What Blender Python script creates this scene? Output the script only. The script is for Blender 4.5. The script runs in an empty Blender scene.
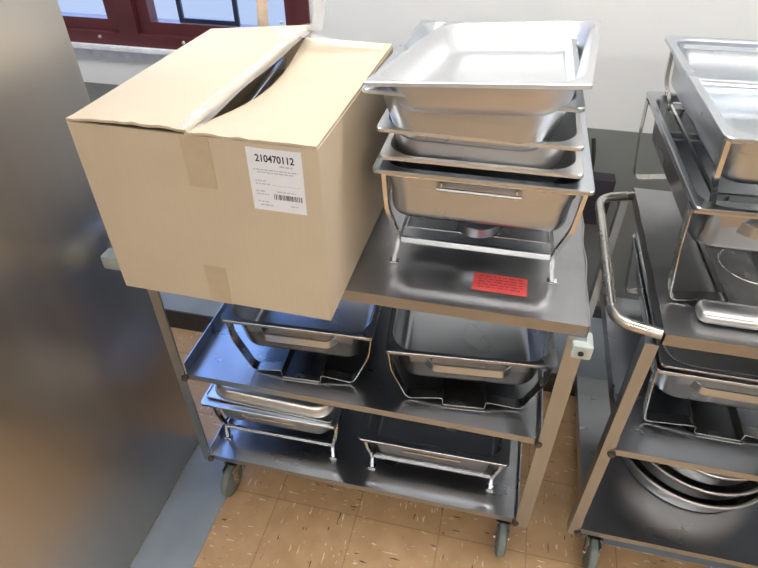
import bpy, bmesh, math, random
from mathutils import Vector, Matrix
random.seed(7)
S = bpy.context.scene
C = S.collection
PI = math.pi

# ------------------------------------------------------------------ materials
def mat(name):
    m = bpy.data.materials.new(name); m.use_nodes = True
    nt = m.node_tree; b = nt.nodes['Principled BSDF']
    return m, nt, b
def N(nt, t, **k):
    n = nt.nodes.new(t)
    for a, v in k.items(): setattr(n, a, v)
    return n
def math_node(nt, op, a, b=None, c=None):
    n = nt.nodes.new('ShaderNodeMath'); n.operation = op
    for i, v in enumerate((a, b, c)):
        if v is None: continue
        if isinstance(v, (int, float)): n.inputs[i].default_value = v
        else: nt.links.new(v, n.inputs[i])
    return n.outputs[0]
def noise(nt, scale, detail=3, stretch=None, rough=.5, coord='Object'):
    tc = N(nt, 'ShaderNodeTexCoord'); mp = N(nt, 'ShaderNodeMapping')
    nt.links.new(tc.outputs[coord], mp.inputs[0])
    if stretch: mp.inputs['Scale'].default_value = stretch
    n = N(nt, 'ShaderNodeTexNoise'); n.inputs['Scale'].default_value = scale
    n.inputs['Detail'].default_value = detail; n.inputs['Roughness'].default_value = rough
    nt.links.new(mp.outputs[0], n.inputs['Vector'])
    return n.outputs['Fac']
def ramp(nt, fac, stops):
    r = N(nt, 'ShaderNodeValToRGB'); nt.links.new(fac, r.inputs[0])
    el = r.color_ramp.elements
    while len(el) < len(stops): el.new(.5)
    for e, (p, c) in zip(el, stops):
        e.position = p; e.color = (*c, 1) if len(c) == 3 else c
    return r.outputs[0]
def mixc(nt, fac, a, b):
    n = N(nt, 'ShaderNodeMix'); n.data_type = 'RGBA'
    if isinstance(fac, (int, float)): n.inputs[0].default_value = fac
    else: nt.links.new(fac, n.inputs[0])
    for i, v in ((6, a), (7, b)):
        if isinstance(v, tuple): n.inputs[i].default_value = (*v, 1)
        else: nt.links.new(v, n.inputs[i])
    return n.outputs[2]
def bump(nt, b, h, strength=.2, dist=.001):
    n = N(nt, 'ShaderNodeBump'); n.inputs['Strength'].default_value = strength
    n.inputs['Distance'].default_value = dist
    nt.links.new(h, n.inputs['Height']); nt.links.new(n.outputs[0], b.inputs['Normal'])
def flat(name, col, rough=.6, metal=0, nscale=30, var=.12):
    m, nt, b = mat(name)
    f = noise(nt, nscale)
    lo = tuple(c*(1-var) for c in col); hi = tuple(min(1, c*(1+var)) for c in col)
    nt.links.new(ramp(nt, f, [(.3, lo), (.7, hi)]), b.inputs['Base Color'])
    b.inputs['Roughness'].default_value = rough; b.inputs['Metallic'].default_value = metal
    return m
def steel(name, col, r0, r1, stretch=(1, 1, 1), nscale=12, dirt=0, wav=0.0):
    m, nt, b = mat(name)
    f = noise(nt, nscale, 4, stretch)
    lo = tuple(c*.94 for c in col)
    c = ramp(nt, f, [(.3, lo), (.7, col)])
    if dirt:
        d = noise(nt, 7, 4, (1, 1, 1), .6)
        dm = ramp(nt, d, [(.5, (0, 0, 0)), (.8, (1, 1, 1))])
        c = mixc(nt, math_node(nt, 'MULTIPLY', dm, dirt), c, (.16, .13, .11))
    nt.links.new(c, b.inputs['Base Color'])
    b.inputs['Metallic'].default_value = 1
    r = N(nt, 'ShaderNodeMapRange'); nt.links.new(f, r.inputs[0])
    r.inputs[1].default_value = .3; r.inputs[2].default_value = .7
    r.inputs[3].default_value = r0; r.inputs[4].default_value = r1
    nt.links.new(r.outputs[0], b.inputs['Roughness'])
    if wav:
        w = noise(nt, 2.2, 2); bump(nt, b, w, wav, .05)
    return m
M = {}
M['pan'] = steel('pan_steel', (.60, .64, .69), .27, .30, (1, 1, 1), 5)
M['pan_satin'] = steel('satin_pan_steel', (.80, .80, .80), .29, .33, (1, 1, 1), 5)
M['pan_matte'] = steel('matt_pan_steel', (.70, .71, .73), .38, .42, (1, 1, 1), 5)
M['pan_dark'] = steel('dark_pan_steel', (.44, .455, .475), .25, .28, (1, 1, 1), 5)  # pan steel with a darker, nearly even base colour
M['shelf'] = steel('shelf_steel', (.41, .415, .425), .30, .36, (1, 3, 1), 5, .35)
M['shelf_low'] = steel('clean_shelf_steel', (.47, .49, .52), .27, .30, (1, 3, 1), 5)
M['post'] = steel('post_steel', (.47, .495, .52), .3, .42, (6, 6, .6), 14, .15)
M['chrome'] = steel('chrome', (.82, .82, .82), .08, .14)
M['strap'] = steel('strap_steel', (.62, .61, .59), .18, .3)
M['fridge'] = steel('fridge_steel', (.57, .55, .51), .34, .38, (8, 8, .5), 2, 0, .10)
M['tube'] = steel('handle_tube_steel', (.66, .63, .59), .2, .34, (1, 1, 1), 14, .15)
M['rubber'] = flat('grey_rubber', (.17, .2, .19), .6)
M['white_plastic'] = flat('off_white_bumper', (.52, .58, .55), .5)
M['grey_bumper'] = flat('grey_green_bumper', (.36, .40, .39), .5)
M['black'] = flat('black_plastic', (.018, .018, .02), .5)
M['darkbox'] = flat('dark_purple_plastic', (.035, .03, .04), .55)
M['wood'] = flat('pale_wood', (.66, .52, .40), .6)
M['redwood'] = flat('oxblood_window_paint', (.105, .024, .027), .38, 0, 8, .2)
M['sealblack'] = flat('dark_screen_frame', (.02, .025, .05), .4)
M['sill'] = flat('white_sill_paint', (.78, .82, .86), .35)
M['ink'] = flat('black_ink', (.03, .03, .07), .6)
M['faintink'] = flat('grey_ink', (.52, .55, .66), .7)
M['paper'] = flat('label_paper', (.84, .87, .92), .5, 0, 60, .02)
M['red'] = flat('coral_red_sticker', (.90, .115, .115), .5, 0, 90, .06)
M['redink'] = flat('faded_red_print', (.50, .04, .05), .6)
M['rust'] = flat('rusty_weld', (.10, .075, .06), .75, .3, 60, .4)
M['grey_base'] = flat('grey_floor_base_paint', (.28, .325, .37), .42, 0, 6, .1)
M['dark_base'] = flat('dark_baseboard', (.05, .05, .048), .5)
M['lowwall'] = flat('grey_lower_wall_paint', (.23, .24, .23), .5, 0, 3, .08)
M['ceiling'] = flat('ceiling_paint', (.80, .80, .78), .8)
M['sidewall'] = flat('side_wall_paint', (.62, .61, .59), .7)

def cardboard(name, col):
    m, nt, b = mat(name)
    f = noise(nt, 5, 4); g = noise(nt, 120, 3, (1, 1, .12))
    c = ramp(nt, f, [(.3, tuple(x*.93 for x in col)), (.7, col)])
    c = mixc(nt, math_node(nt, 'MULTIPLY', g, .22), c, tuple(x*.72 for x in col))
    nt.links.new(c, b.inputs['Base Color']); b.inputs['Roughness'].default_value = .75
    b.inputs['Specular IOR Level'].default_value = .25
    bump(nt, b, g, .25, .0015)
    return m
M['card'] = cardboard('kraft_cardboard', (.665, .56, .415))
M['card_edge'] = cardboard('cardboard_cut_edge', (.38, .27, .16))
m, nt, b = mat('brown_packing_tape')
b.inputs['Base Color'].default_value = (.47, .35, .22, 1); b.inputs['Roughness'].default_value = .3
nt.links.new(ramp(nt, noise(nt, 40), [(.3, (.53, .425, .295)), (.7, (.58, .47, .33))]), b.inputs['Base Color'])
M['tape'] = m
m, nt, b = mat('clear_packing_tape')
b.inputs['Roughness'].default_value = .15; b.inputs['Alpha'].default_value = .32
nt.links.new(ramp(nt, noise(nt, 30), [(.3, (.86, .83, .78)), (.7, (.90, .88, .85))]), b.inputs['Base Color'])
M['cleartape'] = m

m, nt, b = mat('white_wall_panel')
f = noise(nt, 180, 3); g = noise(nt, 2, 3)
nt.links.new(ramp(nt, g, [(.3, (.81, .825, .825)), (.7, (.86, .87, .865))]), b.inputs['Base Color'])
b.inputs['Roughness'].default_value = .45; bump(nt, b, f, .3, .002)
M['wall'] = m

# floor tile: brown 0.27 m squares with short white and dark streaks, their direction turned from tile to tile
m, nt, b = mat('brown_streaked_vinyl_tile')
tc = N(nt, 'ShaderNodeTexCoord'); sp = N(nt, 'ShaderNodeSeparateXYZ'); nt.links.new(tc.outputs['Object'], sp.inputs[0])
T = .27
u = math_node(nt, 'DIVIDE', math_node(nt, 'SUBTRACT', sp.outputs[0], .21), T)
v = math_node(nt, 'DIVIDE', math_node(nt, 'ADD', sp.outputs[1], .01), T)
fu = math_node(nt, 'FLOOR', u); fv = math_node(nt, 'FLOOR', v)
ru = math_node(nt, 'FRACT', u); rv = math_node(nt, 'FRACT', v)
par = math_node(nt, 'MODULO', math_node(nt, 'ADD', math_node(nt, 'ADD', fu, fv), 100), 2)
def edge(r):
    a = math_node(nt, 'MINIMUM', r, math_node(nt, 'SUBTRACT', 1, r)); return math_node(nt, 'LESS_THAN', a, .008)
seam = math_node(nt, 'MAXIMUM', edge(ru), edge(rv))
def streak(sx, sy, off, thr):
    cb = N(nt, 'ShaderNodeCombineXYZ')
    nt.links.new(math_node(nt, 'MULTIPLY', sp.outputs[0], sx), cb.inputs[0])
    nt.links.new(math_node(nt, 'MULTIPLY', sp.outputs[1], sy), cb.inputs[1]); cb.inputs[2].default_value = off
    n = N(nt, 'ShaderNodeTexNoise'); n.inputs['Scale'].default_value = 1; n.inputs['Detail'].default_value = 2
    nt.links.new(cb.outputs[0], n.inputs['Vector'])
    return math_node(nt, 'GREATER_THAN', n.outputs['Fac'], thr)
def pick(a, c):
    n = N(nt, 'ShaderNodeMix'); nt.links.new(par, n.inputs[0]); nt.links.new(a, n.inputs[2]); nt.links.new(c, n.inputs[3]); return n.outputs[0]
white = pick(streak(22, 110, 3, .665), streak(110, 22, 8, .665))
dark = pick(streak(18, 90, 21, .69), streak(90, 18, 31, .69))
base = ramp(nt, noise(nt, 14, 5), [(.3, (.49, .31, .16)), (.7, (.60, .395, .22))])
wn = N(nt, 'ShaderNodeTexWhiteNoise'); cb = N(nt, 'ShaderNodeCombineXYZ')
nt.links.new(fu, cb.inputs[0]); nt.links.new(fv, cb.inputs[1]); nt.links.new(cb.outputs[0], wn.inputs[0])
base = mixc(nt, math_node(nt, 'MULTIPLY', wn.outputs[0], .35), base, (.45, .285, .14))
c = mixc(nt, dark, base, (.13, .07, .04)); c = mixc(nt, white, c, (.78, .66, .48))
c = mixc(nt, math_node(nt, 'MULTIPLY', seam, .4), c, (.20, .11, .05))
nt.links.new(c, b.inputs['Base Color']); b.inputs['Roughness'].default_value = .38
M['tile'] = m

m, nt, b = mat('window_glass')
nt.nodes.remove(b); g1 = N(nt, 'ShaderNodeBsdfTransparent'); g2 = N(nt, 'ShaderNodeBsdfGlossy'); g2.inputs['Roughness'].default_value = .03
mx = N(nt, 'ShaderNodeMixShader'); mx.inputs[0].default_value = .07
nt.links.new(g1.outputs[0], mx.inputs[1]); nt.links.new(g2.outputs[0], mx.inputs[2])
nt.links.new(mx.outputs[0], nt.nodes['Material Output'].inputs[0]); M['glass'] = m
def emit(name, col, s):
    m, nt, b = mat(name); b.inputs['Base Color'].default_value = (*col, 1)
    b.inputs['Emission Color'].default_value = (*col, 1); b.inputs['Emission Strength'].default_value = s
    return m
M['lamp'] = emit('fluorescent_diffuser', (1.0, .985, .965), 16.5)

# ------------------------------------------------------------------ mesh helpers
def obj(name, bm, m, parent=None, sharp=35, smooth=True):
    bmesh.ops.recalc_face_normals(bm, faces=bm.faces)
    me = bpy.data.meshes.new(name); bm.to_mesh(me); bm.free()
    if smooth:
        for p in me.polygons: p.use_smooth = True
        me.set_sharp_from_angle(angle=math.radians(sharp))
    me.materials.append(m if not isinstance(m, str) else M[m])
    o = bpy.data.objects.new(name, me); C.objects.link(o)
    if parent: o.parent = parent
    return o
def thing(name, label, cat, loc=(0, 0, 0), rz=0, group=None):
    o = bpy.data.objects.new(name, None); C.objects.link(o); o.location = loc; o.rotation_euler = (0, 0, rz)
    o.empty_display_size = .05
    return tag(o, label, cat, group)
def tag(o, label, cat, group=None):
    o['label'] = label; o['category'] = cat
    if group: o['group'] = group
    return o
def struct(name, bm, m, parent=None, **k):
    o = obj(name, bm, m, parent, **k)
    if not parent: o['kind'] = 'structure'
    return o
def BM(): return bmesh.new()
def box(bm, x0, x1, y0, y1, z0, z1, bev=0):
    vs = [bm.verts.new((x, y, z)) for x in (x0, x1) for y in (y0, y1) for z in (z0, z1)]
    idx = [(0, 1, 3, 2), (4, 6, 7, 5), (0, 4, 5, 1), (2, 3, 7, 6), (0, 2, 6, 4), (1, 5, 7, 3)]
    fs = [bm.faces.new([vs[i] for i in f]) for f in idx]
    if bev:
        es = list({e for f in fs for e in f.edges})
        bmesh.ops.bevel(bm, geom=es, offset=bev, segments=2, affect='EDGES', profile=.6)
    return bm
def B(*a, bev=0): return box(BM(), *a, bev=bev)
def fillet(pts, r, n=5):
    """round the inner corners of a polyline"""
    pts = [Vector(p) for p in pts]; out = [pts[0]]
    for i in range(1, len(pts)-1):
        a, p, c = pts[i-1], pts[i], pts[i+1]
        d1 = (a-p); d2 = (c-p); rr = min(r, d1.length*.49, d2.length*.49)
        s = p+d1.normalized()*rr; e = p+d2.normalized()*rr
        for k in range(n+1):
            t = k/n; out.append((s*(1-t)**2)+(p*2*t*(1-t))+(e*t*t))
    out.append(pts[-1]); return out
def tube(bm, pts, r, n=10, closed=False):
    pts = [Vector(p) for p in pts]; L = len(pts); rings = []
    nrm = None
    for i, p in enumerate(pts):
        if closed: t = pts[(i+1) % L]-pts[i-1]
        else: t = pts[min(i+1, L-1)]-pts[max(i-1, 0)]
        t.normalize()
        if nrm is None:
            nrm = t.orthogonal().normalized()
        else:
            nrm = (nrm-t*nrm.dot(t)).normalized()
        bn = t.cross(nrm)
        rings.append([bm.verts.new(p+nrm*r*math.cos(2*PI*k/n)+bn*r*math.sin(2*PI*k/n)) for k in range(n)])
    for i in range(L-(0 if closed else 1)):
        a, c = rings[i], rings[(i+1) % L]
        for k in range(n): bm.faces.new((a[k], a[(k+1) % n], c[(k+1) % n], c[k]))
    if not closed: bm.faces.new(rings[0]); bm.faces.new(rings[-1])
    return bm
def strap(bm, pts, axis, w, t):
    """flat bar swept along pts; w is its width along the fixed axis, t its thickness"""
    pts = [Vector(p) for p in pts]; ax = Vector(axis).normalized(); L = len(pts); rings = []
    for i, p in enumerate(pts):
        tg = (pts[min(i+1, L-1)]-pts[max(i-1, 0)]).normalized(); nr = tg.cross(ax).normalized()
        rings.append([bm.verts.new(p+ax*w*.5*a+nr*t*.5*c) for a, c in ((-1, -1), (1, -1), (1, 1), (-1, 1))])
    for i in range(L-1):
        for k in range(4): bm.faces.new((rings[i][k], rings[i][(k+1) % 4], rings[i+1][(k+1) % 4], rings[i+1][k]))
    bm.faces.new(rings[0]); bm.faces.new(rings[-1]); return bm
def rring(bm, w, d, r, z, n=7):
    r = max(.001, min(r, w/2-.001, d/2-.001)); vs = []
    for cx, cy, a0 in ((w/2-r, d/2-r, 0), (-w/2+r, d/2-r, PI/2), (-w/2+r, -d/2+r, PI), (w/2-r, -d/2+r, 1.5*PI)):
        for k in range(n+1):
            a = a0+PI/2*k/n; vs.append(bm.verts.new((cx+r*math.cos(a), cy+r*math.sin(a), z)))
    return vs
def loft(bm, rings, cap0=True, cap1=True, closed=False):
    n = len(rings[0])
    for a, c in zip(rings, rings[1:]):
        for k in range(n): bm.faces.new((a[k], a[(k+1) % n], c[(k+1) % n], c[k]))
    if cap0: bm.faces.new(rings[0])
    if cap1: bm.faces.new(rings[-1])
    return bm
def lathe(bm, prof, n=48):
    rings = [[bm.verts.new((r*math.cos(2*PI*k/n), r*math.sin(2*PI*k/n), z)) for k in range(n)] for r, z in prof]
    return loft(bm, rings)
def pan_mesh(W, Dp, H, fl=.017, rb=.055, rr=.012, taper=.014, fb=.02, lip=.008, t=.0016, step=False):
    """gastronorm pan: origin at centre of its underside, rim top at z=H"""
    bm = BM(); R_ = []
    bw, bd = W-2*fl, Dp-2*fl
    def sec(z, off=0):                       # body width at height z
        k = (H-z)/H; return bw-2*taper*k+off, bd-2*taper*k+off
    def ring(wd, r, z): R_.append(rring(bm, wd[0], wd[1], r, z))
    for k in range(5):                       # outer bottom fillet
        a = PI/2*k/4; z = fb*(1-math.cos(a)); ww = sec(z)
        ring((ww[0]-2*fb*(1-math.sin(a)), ww[1]-2*fb*(1-math.sin(a))), rb-fb*(1-math.sin(a)), z)
    if step:
        ring(sec(H*.62), rb, H*.62); ring(sec(H*.64, .008), rb+.004, H*.64)
        ring((bw+.004, bd+.004), rb, H-.006)
    else: ring(sec(H-.008), rb, H-.008)
    ring((bw+.006, bd+.006), rb+.003, H-t-.001)
    ring((W-2*t, Dp-2*t), rr, H-t-.001); ring((W-2*t, Dp-2*t), rr, H-lip); ring((W, Dp), rr, H-lip)
    ring((W, Dp), rr, H-.0015); ring((W-.003, Dp-.003), rr, H)
    ring((bw+.010, bd+.010), rb+.005, H-.0005); ring((bw+.002, bd+.002), rb, H-.004)
    if step:
        ring((bw-.002, bd-.002), rb, H*.66); ring(sec(H*.62, -2*t), rb, H*.6)
    for k in range(4, -1, -1):
        a = PI/2*k/4; z = t+fb*(1-math.cos(a)); ww = sec(z, -2*t)
        ring((ww[0]-2*fb*(1-math.sin(a)), ww[1]-2*fb*(1-math.sin(a))), rb-t-fb*(1-math.sin(a)), z)
    return loft(bm, R_)

# ------------------------------------------------------------------ pans, stands
def bail_handle(parent, W, Dp, H, fl, zh):
    for s in (-1, 1):
        y0 = s*(Dp/2-fl+.001); y1 = s*(Dp/2-.012)
        bm = BM()
        for x in (-.075, .075):
            strap(bm, [(x, y0-s*.003, zh+.006), (x, y1, zh+.004)], (0, 0, 1), .022, .003)
        tube(bm, [(-.085, y1, zh+.002), (.085, y1, zh+.002)], .0045, 8)
        obj('handle', bm, 'chrome', parent)
def strap_handle(parent, W, Dp, H, fl, zh, tl=0.0, span=.10):
    for s in (-1, 1):
        y0 = s*(Dp/2-fl-.006); y1 = s*(Dp/2-fl+.018)
        p = fillet([(-span-.022, y0, zh+tl), (-span, y1, zh+tl), (span, y1, zh-tl), (span+.022, y0, zh-tl)], .008)
        obj('handle', strap(BM(), p, (0, 0, 1), .024, .003), 'pan', parent)
def pan(loc, rot, W, Dp, H, label, name='steam_table_pan', cat='pan', group=None, m='pan', handle=None, **k):
    """loc is the centre of the underside"""
    if handle:
        t = thing(name, label, cat, loc, 0, group); t.rotation_euler = rot
        obj('pan_body', pan_mesh(W, Dp, H, **k), m, t)
        fl = k.get('fl', .017)
        if handle == 'bail': bail_handle(t, W, Dp, H, fl, H-.038)
        else: strap_handle(t, W, Dp, H, fl+.004, H-.046, 0, .085)
        return t
    o = obj(name, pan_mesh(W, Dp, H, **k), m); o.location = loc; o.rotation_euler = rot
    return tag(o, label, cat, group)
def rect_rail(w, d, z, hw=.010, t=.003):
    """flat-bar rectangle, top at z"""
    bm = BM()
    box(bm, -w/2, w/2, -d/2, -d/2+t, z-hw, z); box(bm, -w/2, w/2, d/2-t, d/2, z-hw, z)
    box(bm, -w/2, -w/2+t, -d/2+t, d/2-t, z-hw, z); box(bm, w/2-t, w/2, -d/2+t, d/2-t, z-hw, z)
    return bm
def tube_stand(loc, rz, label, w=.375, d=.575, h=.25, wj=.333, zj=.065, wf=.357, dj=None, group=None, holders=True):
    """chafer stand: chromed bar legs that kink at the low cross bars and splay to small feet; origin on the shelf, centre"""
    t = thing('chafing_dish_stand', label, 'stand', loc, rz, group)
    dj = dj or d-.04
    obj('top_rail', rect_rail(w, d, h), 'chrome', t)
    for sx in (-1, 1):
        for sy in (-1, 1):
            bm = BM()
            p = fillet([(sx*(w/2+.003), sy*(d/2-.012), h-.001), (sx*(w/2-.004), sy*(d/2-.015), h*.62),
                        (sx*wj/2, sy*dj/2, zj), (sx*wf/2, sy*(dj/2+.004), .004)], .02)
            strap(bm, p, (0, 1, 0), .013, .009)
            l = obj('leg', bm, 'chrome', t)
            fx, fy = sx*wf/2, sy*(dj/2+.004)
            obj('foot', B(fx-.011, fx+.011, fy-.009, fy+.009, 0, .007, bev=.002), 'chrome', l)
    for sy in (-1, 1):
        obj('cross_bar', B(-wj/2+.004, wj/2-.004, sy*dj/2-.004, sy*dj/2+.004, zj-.008, zj+.006), 'chrome', t)
    for sx in (-1, 1):
        obj('side_bar', B(sx*wj/2-.003, sx*wj/2+.003, -dj/2+.006, dj/2-.006, zj-.004, zj+.004), 'chrome', t)
    if holders:
        for y in (-dj/4-.03, dj/4+.03):
            obj('fuel_shelf', B(-wj/2+.003, wj/2-.003, y-.03, y+.03, zj-.018, zj-.0155), 'strap', t)
            f = obj('fuel_holder', lathe(BM(), [(.045, 0), (.05, .003), (.052, .028), (.056, .03), (.054, .031), (.050, .028), (.047, .004), (.001, .003)]), 'pan', t)
            f.location = (0, y, zj-.0155)
    return t
def strap_stand(loc, rz, label, w=.345, d=.575, h=.17, wf=.285, wt=.11, lean=None, group=None, ring=False):
    """chafer stand of bent flat strap: legs turn inwards at the foot towards a long fuel tray"""
    t = thing('chafing_dish_stand', label, 'stand', loc, rz, group)
    obj('top_rail', rect_rail(w, d, h), 'strap', t)
    for sx in (-1, 1):
        for sy in (-1, 1):
            y = sy*(d/2-.02)
            p = fillet([(sx*(w/2+.0025), y, h-.004), (sx*(w/2-.004), y, h*.6), (sx*wf/2, y, .002), (sx*(wt/2+.012), y, .014), (sx*(wt/2+.002), y, .014)], .018)
            obj('leg', strap(BM(), p, (0, 1, 0), .030, .0025), 'strap', t)
    bm = BM()
    strap(bm, [(-wt/2-.001, 0, .024), (-wt/2, 0, .004), (wt/2, 0, .004), (wt/2+.001, 0, .024)], (0, 1, 0), d+.012, .0022)
    tr = obj('fuel_tray', bm, 'strap', t, smooth=False)
    bm = BM(); strap(bm, [(-wt/2+.004, -d/2-.012, .0045), (wt/2-.004, -d/2-.012, .0045)], (0, .93, -.36), .016, .0025)
    obj('tray_lip', bm, 'pan_satin', tr)
    if ring:
        pts = [(.07*math.cos(a), -d/2+.085+.07*math.sin(a), .062) for a in [2*PI*k/32 for k in range(32)]]
        obj('fuel_ring', tube(BM(), pts, .0022, 6, True), 'chrome', t)
    return t

# ------------------------------------------------------------------ carts
ZT, ZM, ZB, CD = .95, .554, .165, .60
def shelf_mesh(x0, x1, y0, y1, z, lipd, side, back=0, t=.003, warp=0):
    """pressed sheet: front and back edges folded down, sides turned up"""
    bm = BM(); n = 24
    box(bm, x0, x1, y0, y1, z-t, z)
    box(bm, x0, x1, y0, y0+t, z-lipd, z-t); box(bm, x0, x1, y1-t, y1, z-lipd, z-t)
    if side:
        for x, s in ((x0, 1), (x1, -1)):
            box(bm, min(x, x+s*t), max(x, x+s*t), y0+.004, y1-.004, z, z+side)
    else:
        for x, s in ((x0, 1), (x1, -1)):
            prev = None                      # rolled side edge, knocked a little out of true
            for k in range(n+1):
                y = y0+(y1-y0)*k/n; dx = -s*warp*(.004+.006*math.sin(k*.9)*math.sin(PI*k/n)); dz = .001+.004*abs(math.sin(k*.55))*math.sin(PI*k/n)
                cur = [bm.verts.new(q) for q in ((x+dx, y, z-lipd), (x+dx+s*t, y, z-lipd), (x+dx+s*t, y, z+dz), (x+dx, y, z+dz))]
                if prev:
                    for a in range(4): bm.faces.new((prev[a], prev[(a+1) % 4], cur[(a+1) % 4], cur[a]))
                else: bm.faces.new(cur)
                prev = cur
            bm.faces.new(prev)
    return bm
def wheel(parent, x, y, ang):
    c = obj('caster', BM_caster(), 'strap', parent); c.location = (x, y, 0); c.rotation_euler = (0, 0, ang)
    bm = BM()
    lathe(bm, [(.001, -.013), (.05, -.013), (.056, -.009), (.058, 0), (.056, .009), (.05, .013), (.001, .013)], 36)
    bmesh.ops.rotate(bm, verts=bm.verts, matrix=Matrix.Rotation(PI/2, 3, 'Y')); bmesh.ops.translate(bm, verts=bm.verts, vec=(0, -.045, .058))
    obj('wheel', bm, 'rubber', c)
    bm = tube(BM(), [(-.024, -.045, .058), (.024, -.045, .058)], .007, 10); obj('axle', bm, 'strap', c)
    return c
def BM_caster():
    bm = BM()
    for s in (-1, 1):
        box(bm, s*.017-.0015, s*.017+.0015, -.057, -.033, .046, .100)
        box(bm, s*.017-.0015, s*.017+.0015, -.057, .020, .095, .118)
    box(bm, -.022, .022, -.034, .022, .116, .121)
    box(bm, -.035, .035, -.03, .03, .130, .134); tube(bm, [(0, 0, .118), (0, 0, .132)], .014, 12)
    return bm
def post(parent, sx, sy, X, z0, z1):
    """angle iron: front plate and side plate"""
    w = .034; t = .0035; bm = BM()
    y = -.004 if sy < 0 else CD+.004
    xo = -.030 if sx < 0 else X+.002
    if sx < 0: box(bm, xo, xo+w-.006, min(y, y-sy*t), max(y, y-sy*t), z0, z1)
    else: box(bm, xo-w-.004, xo, min(y, y-sy*t), max(y, y-sy*t), z0, z1)
    xs = xo if sx < 0 else xo-t
    y2 = y-sy*w
    box(bm, xs, xs+t, min(y-sy*t, y2), max(y-sy*t, y2), z0, z1)
    return obj('post', bm, 'post', parent, smooth=False)
def cart(loc, X, label, warp=.35, handle=True):
    t = thing('utility_cart', label, 'cart', loc)
    st = obj('top_shelf', shelf_mesh(0, X, 0, CD, ZT, .030, 0, warp=warp), 'shelf', t, smooth=False)
    obj('middle_shelf', shelf_mesh(.0, X-.033, 0, CD, ZM, .022, .040), 'shelf_low', t, smooth=False)
    obj('bottom_shelf', shelf_mesh(.0, X-.033, 0, CD, ZB, .022, .040), 'shelf_low', t, smooth=False)
    for sx in (-1, 1):
        for sy in (-1, 1):
            post(t, sx, sy, X, .138, ZT-.031)
    for x in (.055, X-.065):
        wheel(t, x, .038, random.uniform(-.12, .12)); wheel(t, x, CD-.06, random.uniform(-.4, .4))
    for z in (ZM, ZB):                        # weld blobs where shelves meet the posts
        for x in (-.004, X-.034):
            w = obj('weld', lathe(BM(), [(.001, -.010), (.008, -.007), (.0105, 0), (.008, .007), (.001, .010)], 12), 'rust', t); w.location = (x, -.004, z-.014)
    if handle:
        p = fillet([(0, .012, ZT-.012), (-.095, .035, ZT-.012), (-.095, .545, ZT-.012), (0, .575, ZT-.012)], .075, 8)
        obj('handle', tube(BM(), p, .0125, 14), 'tube', t)
    return t

cart1 = cart((0, 0, 0), 1.0, 'complete three-shelf steel cart carrying the cardboard box and the tall pan stack')
b1 = obj('corner_bumper', B(.974, 1.018, -.022, .03, .873, .911, bev=.008), 'white_plastic', cart1); b1['label'] = 'off-white corner bumper'
sc = obj('bumper_screw', lathe(BM(), [(.001, 0), (.006, 0), (.006, .003), (.001, .003)], 14), 'black', b1)
sc.location = (.994, -.0222, .892); sc.rotation_euler = (PI/2, 0, 0)
b2 = obj('handle_grip', B(-.128, -.055, -.012, .030, .912, .950, bev=.008), 'grey_bumper', cart1); b2['label'] = 'grey-green end block of the push handle'
# red sticker on the top shelf
rs = obj('warning_sticker', B(.751, .871, .066, .128, ZT+.0002, ZT+.0009), 'red', cart1, smooth=False); rs['label'] = 'coral red printed sticker'
bm = BM()
for k in range(5):
    y = .079+.0095*k; x = .762
    while x < .858:
        w = random.uniform(.006, .02); box(bm, x, min(x+w, .861), y, y+.0028, ZT+.0009, ZT+.0011); x += w+.004
obj('printed_lines', bm, 'redink', rs, smooth=False)

cart2 = cart((1.147, .012, 0), 1.0, 'steel cart cut off by the right edge, its tubular handle facing the other cart', warp=0)

# ------------------------------------------------------------------ chafers on cart 1
def chafer_tube(cx, y0, zs, rz, hrim, W, Dp, H, labs, panm='pan', w=None, sx=0, **k):
    """tube stand + water pan, y0 = front of rim, zs = shelf height"""
    cy = y0+Dp/2
    w = w or W-.034
    tube_stand((cx+sx, cy, zs+.0005), rz, labs[0], w=w, d=Dp-.034, h=hrim-.0105, **k)
    pan((cx, cy, zs+hrim-H), (0, 0, rz), W, Dp, H, labs[1], 'water_pan', 'pan', m=panm, handle='bail', fl=.024, rb=.045, step=True, taper=.008)
def chafer_strap(cx, y0, zs, rz, hrim, W, Dp, H, labs, panm='pan', **k):
    cy = y0+Dp/2
    strap_stand((cx-math.sin(rz)*Dp/2*0, cy, zs+.0012), rz, labs[0], w=W-.020, d=Dp-.022, h=hrim-.0105, **k)
    pan((cx, cy, zs+hrim-H), (0, 0, rz), W, Dp, H, labs[1], 'water_pan', 'pan', m=panm, handle='strap', fl=.017, rb=.055, taper=.016)

# top of cart 1: stand E with four pans above its water pan
chafer_tube(.736, .078, ZT, .012, .264, .434, .64, .130,
            ('chromed four-legged stand on the top shelf under the tall stack of pans',
             'lowest pan of the tall stack, seated in the chromed stand, with a wire handle'), w=.397, sx=.004, wj=.338, zj=.068, wf=.360, dj=.535)
STK = 'pans stacked on the top shelf'
pan((.728, .405, 1.182), (0, 0, .015), .400, .612, .053, 'shallow pan second from the bottom of the tall stack, nested in the water pan', group=STK, m='pan_satin')
pan((.724, .395, 1.206), (-.02, 0, 0), .392, .612, .084, 'pan in the middle of the tall stack, dark gap above its rim', group=STK, m='pan_satin', taper=.016)
pan((.709, .355, 1.250), (-.066, 0, -.012), .392, .612, .113, 'deep pan second from the top of the tall stack, under the tilted open one', group=STK, m='pan', taper=.030)
A = pan((0, 0, 0), (0, 0, 0), .382, .60, .068, 'topmost pan of the tall stack, open, bright inside and tilted askew', group=STK, m='pan_matte', rr=.006, fl=.016, rb=.06, taper=.022)
A.rotation_euler = tuple(math.radians(a) for a in (-5.3, -5.8, -5.4))
A.location = Vector((.738, .318, 1.395))-(A.rotation_euler.to_matrix() @ Vector((0, 0, .068)))

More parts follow.
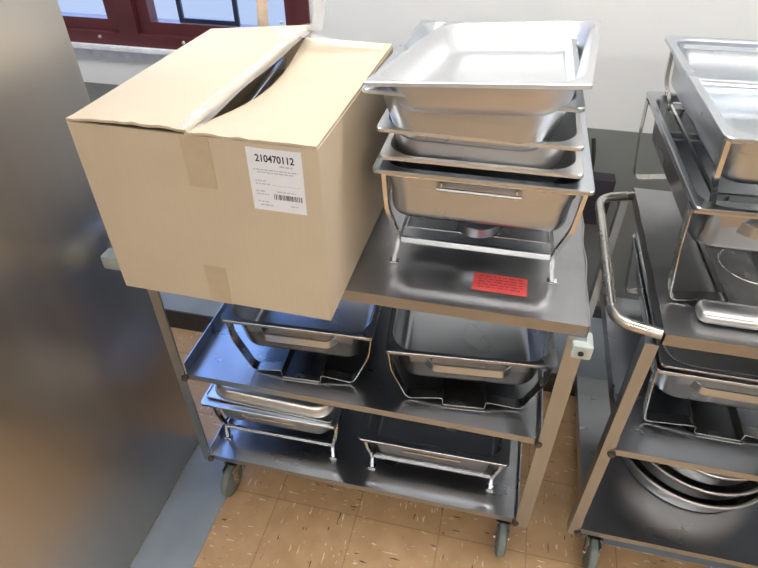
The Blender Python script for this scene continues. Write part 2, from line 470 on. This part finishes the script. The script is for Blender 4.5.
# middle shelf of cart 1
chafer_strap(.308, .045, ZM, math.radians(3), .200, .405, .59, .125,
             ('bent-strap stand on the middle shelf, left one, beneath the overhanging box',
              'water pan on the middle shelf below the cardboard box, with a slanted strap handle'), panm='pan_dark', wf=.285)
chafer_strap(.742, .050, ZM, math.radians(5.5), .190, .418, .58, .125,
             ('bent-strap stand on the middle shelf, right one, near the white-bumpered post',
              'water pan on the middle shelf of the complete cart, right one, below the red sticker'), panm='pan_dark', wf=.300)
# bottom shelf of cart 1
chafer_tube(.190, .045, ZB, math.radians(1), .202, .432, .515, .105,
            ('chromed stand on the bottom shelf, left one, by the fridge',
             'water pan on the bottom shelf, left one, partly covered by an upturned pan'), 'pan', w=.396, sx=.012, wj=.358, zj=.062, wf=.360, holders=False)
ip = obj('upturned_pan', pan_mesh(.408, .50, .034, fl=.010, taper=.006, fb=.012), 'pan_satin')
ip.location = (.197, .312, ZB+.202+.036); ip.rotation_euler = (PI, 0, math.radians(-1.2))
tag(ip, 'shallow pan turned upside down as a cover on the lower left water pan', 'pan')
chafer_tube(.694, .045, ZB, math.radians(1), .182, .440, .60, .112,
            ('chromed stand on the bottom shelf, right one, with splayed front feet',
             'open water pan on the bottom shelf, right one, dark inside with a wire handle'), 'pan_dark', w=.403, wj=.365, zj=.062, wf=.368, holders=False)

# ------------------------------------------------------------------ cart 2 load
def RX(x): return x
strap_stand((1.330, .408, ZT+.0012), math.radians(2), 'bent-strap stand on the top shelf of the right-hand cart under two pans', w=.385, d=.57, h=.232, wf=.34, wt=.12, ring=True)
pan((1.336, .408, ZT+.2425-.115), (0, 0, math.radians(2)), .405, .595, .115, 'lower of the two large pans on top of the right-hand cart', 'water_pan', 'pan', m='pan_dark', handle='strap', taper=.014)
# upper chafer stands inside the lower pan
zf = ZT+.2425-.115+.004
t = tube_stand((1.336, .415, zf), math.radians(2), 'short stand set into the lower pan on top of the right-hand cart', w=.352, d=.545, h=.239, wj=.300, zj=.10, wf=.290, dj=.46, holders=False)
pan((1.334, .414, zf+.250-.108), (0, 0, math.radians(2)), .392, .595, .108, 'topmost pan on the right-hand cart, open and shining white inside', 'water_pan', 'pan', m='pan', handle='bail', fl=.022, rb=.045, rr=.016, taper=.010, step=True)
# rounded bar lying on the front of the top shelf
bm = BM(); R_ = []
for x, s in ((-.21, .25), (-.2085, .6), (-.204, .85), (-.195, 1), (.195, 1), (.204, .85), (.2085, .6), (.21, .25)):
    R_.append([bm.verts.new((x, .030*s*math.copysign(abs(math.cos(a))**.7, math.cos(a)), .015+.015*s*math.copysign(abs(math.sin(a))**.7, math.sin(a)))) for a in [2*PI*k/20 for k in range(20)]])
loft(bm, R_)
o = obj('steel_bar', bm, 'pan_satin'); o.location = (1.425, .084, ZT+.001)
tag(o, 'pale rounded metal bar lying along the front of the right-hand top shelf', 'bar')
chafer_strap(1.398, .100, ZM, 0, .205, .40, .58, .125,
             ('bent-strap stand on the middle shelf of the right-hand cart',
              'water pan on the middle shelf of the right-hand cart, doubled rim and strap handle'), 'pan', wf=.345)
pan((1.398, .39, ZM+.2065), (0, 0, 0), .388, .57, .012, 'thin shallow pan lying on the right-hand middle water pan', m='pan_dark', fb=.004, taper=.004, lip=.005)
def bowl(loc, R, H, label, rz=0):
    prof = [(R*.80, 0), (R*.85, .004), (R*.90, H*.35), (R*.945, H*.8), (R*.965, H-.006), (R*.985, H-.008), (R, H-.004), (R*.998, H), (R*.985, H+.002), (R*.955, H-.002), (R*.935, H*.8), (R*.89, H*.36), (R*.84, .007), (R*.79, .003), (.002, .003)]
    o = obj('round_bowl', lathe(BM(), prof, 72), 'pan_satin'); o.location = loc
    return tag(o, label, 'bowl', 'round bowls nested on the right-hand bottom shelf')
bowl((1.475, .338, ZB+.001), .232, .088, 'outermost and lowest of the nested round bowls on the right-hand bottom shelf')
bowl((1.490, .352, ZB+.033), .219, .085, 'middle one of the nested round bowls, its rim between two others')
bowl((1.510, .368, ZB+.062), .198, .082, 'innermost and highest of the nested round bowls')

# ------------------------------------------------------------------ cardboard box
bx = thing('cardboard_box', 'large taped cardboard box with gaping top overhanging the front of the cart', 'box', (0.002, -.1, ZT+.0055), -.016)
BW, BD, BH, bt = .477, .55, .384, .005
bm = BM()
box(bm, 0, BW, 0, bt, 0, BH, ); box(bm, 0, BW, BD-bt, BD, 0, BH); box(bm, 0, bt, bt, BD-bt, 0, BH); box(bm, BW-bt, BW, bt, BD-bt, 0, BH)
box(bm, bt, BW-bt, bt, BD-bt, 0, bt)
obj('carton_body', bm, 'card', bx, smooth=False)
def flap(name, fx, fz, nu=14, nv=24, m='card'):
    bm = BM(); top = []; bot = []
    for j in range(nv+1):
        tr, brw = [], []
        for i in range(nu+1):
            u, v = i/nu, j/nv; x, y = fx(u, v); z = fz(u, v)
            tr.append(bm.verts.new((x, y, z+.005))); brw.append(bm.verts.new((x, y, z)))
        top.append(tr); bot.append(brw)
    for j in range(nv):
        for i in range(nu):
            bm.faces.new((top[j][i], top[j][i+1], top[j+1][i+1], top[j+1][i]))
            bm.faces.new((bot[j][i], bot[j+1][i], bot[j+1][i+1], bot[j][i+1]))
    for j in range(nv):
        bm.faces.new((top[j][0], top[j+1][0], bot[j+1][0], bot[j][0])); bm.faces.new((top[j][nu], bot[j][nu], bot[j+1][nu], top[j+1][nu]))
    for i in range(nu):
        bm.faces.new((top[0][i], bot[0][i], bot[0][i+1], top[0][i+1])); bm.faces.new((top[nv][i], top[nv][i+1], bot[nv][i+1], bot[nv][i]))
    return obj(name, bm, m, bx, 50)
sm = lambda a: a*a*(3-2*a)
wob = lambda v: .0022*math.sin(v*19)+.0015*math.sin(v*41+1)
flap('flap', lambda u, v: (.002+u*(.238+.030*sm(v)), -.002+v*(BD+.016)), lambda u, v: BH+.0005+u*(.004+.022*sm(v))+.004*math.sin(PI*u)*(1-v)+abs(wob(u))*(1 if v < .04 else 0))
flap('flap', lambda u, v: (BW-.002-u*(.240-.022*math.sin(PI*v)**1.4-.025*sm(v)), -.002+v*(BD+.004)), lambda u, v: BH+.0005-.026*(u**2.2)*math.sin(PI*min(1, v*1.02))**1.1+abs(wob(u))*(1 if v < .04 else 0))
flap('inner_flap', lambda u, v: (.02+v*(BW-.04), bt+.003+u*.19), lambda u, v: BH-.008-u*.11)
flap('inner_flap', lambda u, v: (.02+v*(BW-.04), BD-bt-.003-u*.16), lambda u, v: BH-.008-u*.15)
# tape
tp = obj('front_tape', B(.223, .278, -.0012, -.0004, .283, BH-.002), 'tape', bx, smooth=False)
obj('bottom_tape', B(.209, .257, -.0012, -.0004, 0, .098), 'tape', bx, smooth=False)
# clear tape along the free edge of the left flap, with its folded, shining rim
bm = BM(); prev = None
for j in range(41):
    v = j/40; x0 = .002+(.238+.030*sm(v)); y = -.003+v*(BD+.018); z0 = BH+.0068+(.004+.022*sm(v))
    w = .020+.002*math.sin(v*9)
    cur = [bm.verts.new(q) for q in ((x0-w, y, z0-(.004+.022*sm(v))*w/.24+.0012), (x0, y, z0+.0014), (x0+.007+.001*math.sin(v*9), y, z0-.010-.002*math.sin(v*13)))]
    if prev:
        for a in range(2): bm.faces.new((prev[a], prev[a+1], cur[a+1], cur[a]))
    prev = cur
obj('seam_tape', bm, 'cleartape', bx, 60)
bm = BM(); prev = None
for j in range(25):
    v = j/24; y = .30+.02*math.sin(v*7)+.215*v*0+.20; z = BH+.028+.002*math.sin(v*12)
    x = .06+.40*v; z = BH+.0075+ (.0+.026*v/.55 if v < .55 else .026*(1-(v-.55)/.45)*.9)
    cur = [bm.verts.new((x, y-.02, z)), bm.verts.new((x, y+.02, z+.001))]
    if prev: bm.faces.new((prev[0], prev[1], cur[1], cur[0]))
    prev = cur
obj('cross_tape', bm, 'cleartape', bx, 60)
bm = BM(); prev = None
for j in range(17):
    v = j/16; x = .272+.012*v+.004*math.sin(v*6); y = BD+.012+.01*math.sin(v*3); z = BH+.02+.14*v
    cur = [bm.verts.new((x-.004, y, z)), bm.verts.new((x+.010, y+.006, z-.002)), bm.verts.new((x+.026, y, z))]
    if prev:
        for a in range(2): bm.faces.new((prev[a], prev[a+1], cur[a+1], cur[a]))
    prev = cur
obj('loose_tape', bm, 'cleartape', bx, 60)
# shipping label
lb = obj('shipping_label', B(.346, .447, -.0012, -.0004, .253, .376), 'paper', bx, smooth=False); lb['label'] = 'white shipping label with the number 210470112'
def text_mesh(body, size):
    cu = bpy.data.curves.new('t', 'FONT'); cu.body = body; cu.size = size; cu.align_x = 'LEFT'
    cu.offset = size*.022; cu.extrude = .0001
    to = bpy.data.objects.new('t', cu); C.objects.link(to)
    dg = bpy.context.evaluated_depsgraph_get(); me = bpy.data.meshes.new_from_object(to.evaluated_get(dg))
    bpy.data.objects.remove(to)
    return me
def put_text(body, size, x, z, parent, m, width=None, name='label_text'):
    me = text_mesh(body, size); me.materials.append(M[m])
    o = bpy.data.objects.new(name, me); C.objects.link(o); o.parent = parent
    xs = [v.co.x for v in me.vertices]; w = max(xs)-min(xs)
    s = width/w if width else 1
    o.scale = (s, 1, 1); o.rotation_euler = (PI/2, 0, 0); o.location = (x, -.0014, z); return o
put_text('210470112', .0185, .3615, .351, lb, 'ink', .071)
random.seed(3)
bm = BM()
def bars(x0, x1, z, h=.0022):
    bm = BM(); x = x0
    while x < x1:
        w = random.uniform(.003, .009); box(bm, x, min(x+w, x1), -.0015, -.0012, z, z+h); x += w+.0018
    obj('fine_print', bm, 'faintink', lb, smooth=False)
bars(.355, .437, .334); bars(.362, .43, .329); bars(.356, .376, .312); bars(.356, .383, .306); bars(.388, .44, .306, .0008)
bars(.355, .372, .291); bars(.355, .378, .285); bars(.395, .43, .293); bars(.356, .376, .270); bars(.360, .384, .263); bars(.418, .432, .266); bars(.405, .43, .343, .003)
bm = BM(); x = .388
while x < .440:
    w = random.choice((.0007, .0012, .0018)); box(bm, x, x+w, -.0015, -.0012, .278, .2885); x += w+random.choice((.0007, .0012, .002))
obj('barcode', bm, 'ink', lb, smooth=False)
# contents seen through the gap
for k, (x, rz) in enumerate(((.255, .10), (.315, .03))):
    bm = BM(); prof = []
    o = obj('packed_lid', pan_mesh(.30, .36, .05, taper=.01), 'pan'); o.rotation_euler = (0, PI/2, rz); o.location = (x-.055, .225, ZT+.212)
    tag(o, ('metal lid standing on edge inside the box, nearer the left flap', 'second metal lid on edge inside the box, nearer the right flap')[k], 'lid', 'lids packed in the box')
# wooden stick behind the box
bm = BM(); R_ = []
for z, w in ((0, .014), (.2, .014), (.45, .0145), (.53, .0145), (.54, .0125), (.546, .009), (.549, .004)):
    R_.append([bm.verts.new((w*math.copysign(abs(math.cos(a))**.6, math.cos(a)), .003*math.sin(a), z)) for a in [2*PI*k/16 for k in range(16)]])
loft(bm, R_)
o = obj('wooden_stick', bm, 'wood'); o.location = (.115, .492, ZT+.001); o.rotation_euler = (0, math.radians(4), 0)
tag(o, 'pale wooden stick with a rounded tip rising behind the box before the window', 'stick')

# ------------------------------------------------------------------ fridge
fr = thing('refrigerator', 'tall brushed stainless steel refrigerator filling the left side', 'refrigerator', (-.145, .15, 0))
obj('cabinet', B(-.85, -.03, -1.15, 0, .004, 2.1, bev=.006), 'fridge', fr)
obj('side_panel', B(-.03, 0, -1.15, 0, .006, 2.1, bev=.003), 'fridge', fr)

# ------------------------------------------------------------------ room
YW, X0, X1, Y0, ZC = 1.05, -1.9, 3.4, -3.2, 2.9
WX0, WX1, WZ0, WZ1 = -1.55, .070, 1.085, 2.25
struct('floor', B(X0, X1, Y0, YW, -.05, 0), 'tile', smooth=False)
struct('trim_1', B(-.145, .040, -1.2, .150, .0004, .003), 'grey_base', smooth=False)
struct('trim_2', B(1.190, X1, .075, .659, .0004, .003), 'grey_base', smooth=False)
struct('trim_3', B(X0, X1, .67, YW-.021, .0, .1), 'grey_base', smooth=False)
struct('trim_6', B(X0, X1, .661, .6695, .0, .1005), 'dark_base', smooth=False)
bm = BM()
box(bm, X0, WX0, YW, YW+.12, .925, ZC); box(bm, WX1, .8225, YW, YW+.12, .925, ZC); box(bm, .8275, X1, YW, YW+.12, .925, ZC); box(bm, .8225, .8275, YW+.003, YW+.12, .925, ZC)
box(bm, WX0, WX1, YW, YW+.12, .925, WZ0); box(bm, WX0, WX1, YW, YW+.12, WZ1, ZC)
struct('wall_back', bm, 'wall', smooth=False)
struct('wall_back_lower', B(X0, X1, YW-.002, YW+.12, 0, .924), 'lowwall', smooth=False)
struct('baseboard_back', B(X0, X1, YW-.02, YW-.002, 0, .15, bev=.003), 'dark_base')
struct('wall_left', B(X0-.1, X0, Y0, YW+.12, 0, ZC), 'sidewall', smooth=False)
struct('wall_right', B(X1, X1+.1, Y0, YW+.12, 0, ZC), 'sidewall', smooth=False)
struct('wall_front', B(X0-.1, X1+.1, Y0-.1, Y0, 0, ZC), 'sidewall', smooth=False)
struct('ceiling', B(X0-.1, X1+.1, Y0-.1, YW+.12, ZC, ZC+.1), 'ceiling', smooth=False)
# window
wn_ = thing('window_1', '', ''); del wn_['label']; del wn_['category']; wn_['kind'] = 'structure'
def fr_rect(bm, x0, x1, z0, z1, y0, y1, w, wb=None):
    wb = wb or w
    box(bm, x0, x0+w, y0, y1, z0, z1); box(bm, x1-w, x1, y0, y1, z0, z1)
    box(bm, x0+w, x1-w, y0, y1, z0, z0+wb); box(bm, x0+w, x1-w, y0, y1, z1-w, z1)
bm = BM(); fr_rect(bm, WX0, WX1, WZ0, WZ1, YW-.012, YW+.10, .045, .045)
box(bm, -.68, -.60, YW-.012, YW+.10, WZ0+.045, WZ1-.045)
obj('window_frame', bm, 'redwood', wn_, smooth=False)
for x0, x1 in ((WX0+.046, -.681), (-.599, WX1-.046)):
    bm = BM(); fr_rect(bm, x0, x1, WZ0+.046, WZ1-.046, YW+.012, YW+.06, .048, .040)
    s = obj('sash', bm, 'redwood', wn_, smooth=False)
    obj('pane', B(x0+.048, x1-.048, YW+.035, YW+.039, WZ0+.086, WZ1-.094), 'glass', s, smooth=False)
bm = BM(); fr_rect(bm, -.438, -.205, WZ0+.088, 1.9, YW+.020, YW+.031, .016)
obj('screen_frame', bm, 'sealblack', wn_, smooth=False)
for x in (-.765, -.42, -.03):
    k = obj('window_latch', lathe(BM(), [(.001, 0), (.006, 0), (.005, .006), (.001, .007)], 16), 'white_plastic', wn_); k.location = (x, YW-.012, WZ0+.028 if x < -.1 else WZ0+.12); k.rotation_euler = (PI/2, 0, 0)
struct('trim_4', B(WX0-.05, WX1+.03, YW-.030, YW, WZ0-.018, WZ0, bev=.003), 'sill')
struct('trim_5', B(WX0-.03, WX1+.01, YW-.010, YW, 1.033, WZ0-.018), 'sill', smooth=False)
# dark box and cable on the lower wall
db = thing('wall_box', 'dark box with a black cable on the grey lower wall between the two carts', 'box', (1.10, YW-.002, .58))
obj('housing', B(-.07, .075, -.06, 0, 0, .185, bev=.004), 'darkbox', db)
obj('cable', tube(BM(), fillet([(-.012, -.045, .184), (-.016, -.035, .26), (-.028, -.012, .315)], .03), .007, 8), 'black', db)

# ceiling lights (give the room its light and the steel its reflections)
k = 0
for x in (-.55, .95, 2.45):
    for y in (-2.5, .15):
        t = thing('ceiling_light', 'rectangular fluorescent ceiling light', 'ceiling light', (x, y, ZC), 0, 'fluorescent ceiling lights')
        bm = BM(); fr_rect(bm, -.62, .62, -.17, .17, 0, .06, .02)
        for v in bm.verts: v.co = (v.co.x, v.co.z, -v.co.y)
        obj('light_frame', bm, 'sill', t, smooth=False)
        obj('diffuser', B(-.6, .6, -.15, .15, -.05, -.045), 'lamp', t, smooth=False)

# ------------------------------------------------------------------ daylight
w = bpy.data.worlds.new('World'); S.world = w; w.use_nodes = True
nt = w.node_tree; bg = nt.nodes['Background']
tc = N(nt, 'ShaderNodeTexCoord'); sp = N(nt, 'ShaderNodeSeparateXYZ'); nt.links.new(tc.outputs['Generated'], sp.inputs[0])
c = ramp(nt, math_node(nt, 'ADD', math_node(nt, 'MULTIPLY', sp.outputs[2], .5), .5), [(.20, (.09, .115, .18)), (.40, (.105, .135, .20)), (.455, (.22, .26, .34)), (.53, (.55, .70, .95)), (.68, (.20, .42, 1.0)), (1.0, (.15, .36, 1.0))])
nt.links.new(c, bg.inputs[0]); bg.inputs[1].default_value = 4.6
pl = bpy.data.lights.new('window_portal', 'AREA'); pl.shape = 'RECTANGLE'; pl.size = WX1-WX0; pl.size_y = WZ1-WZ0
pl.cycles.is_portal = True
po = bpy.data.objects.new('window_portal', pl); C.objects.link(po); po.location = ((WX0+WX1)/2, YW+.13, (WZ0+WZ1)/2); po.rotation_euler = (-PI/2, 0, 0)

# ------------------------------------------------------------------ camera
cam = bpy.data.cameras.new('camera'); co = bpy.data.objects.new('camera', cam); C.objects.link(co)
cam.sensor_width = 36; cam.lens = 577.54/758*36; cam.clip_start = .02
yaw, pitch, roll = -.231674, .688911, -.003430
f = Vector((math.sin(yaw)*math.cos(pitch), math.cos(yaw)*math.cos(pitch), -math.sin(pitch)))
r = Vector((math.cos(yaw), -math.sin(yaw), 0)); u = r.cross(f)
r2 = r*math.cos(roll)+u*math.sin(roll); u2 = -r*math.sin(roll)+u*math.cos(roll)
mw = Matrix(((r2.x, u2.x, -f.x, .77653), (r2.y, u2.y, -f.y, -.93520), (r2.z, u2.z, -f.z, 1.77302), (0, 0, 0, 1)))
co.matrix_world = mw; S.camera = co

S.view_settings.view_transform = 'Standard'; S.view_settings.look = 'None'
S.view_settings.exposure = .2; S.view_settings.gamma = 1; S.view_settings.use_curve_mapping = False
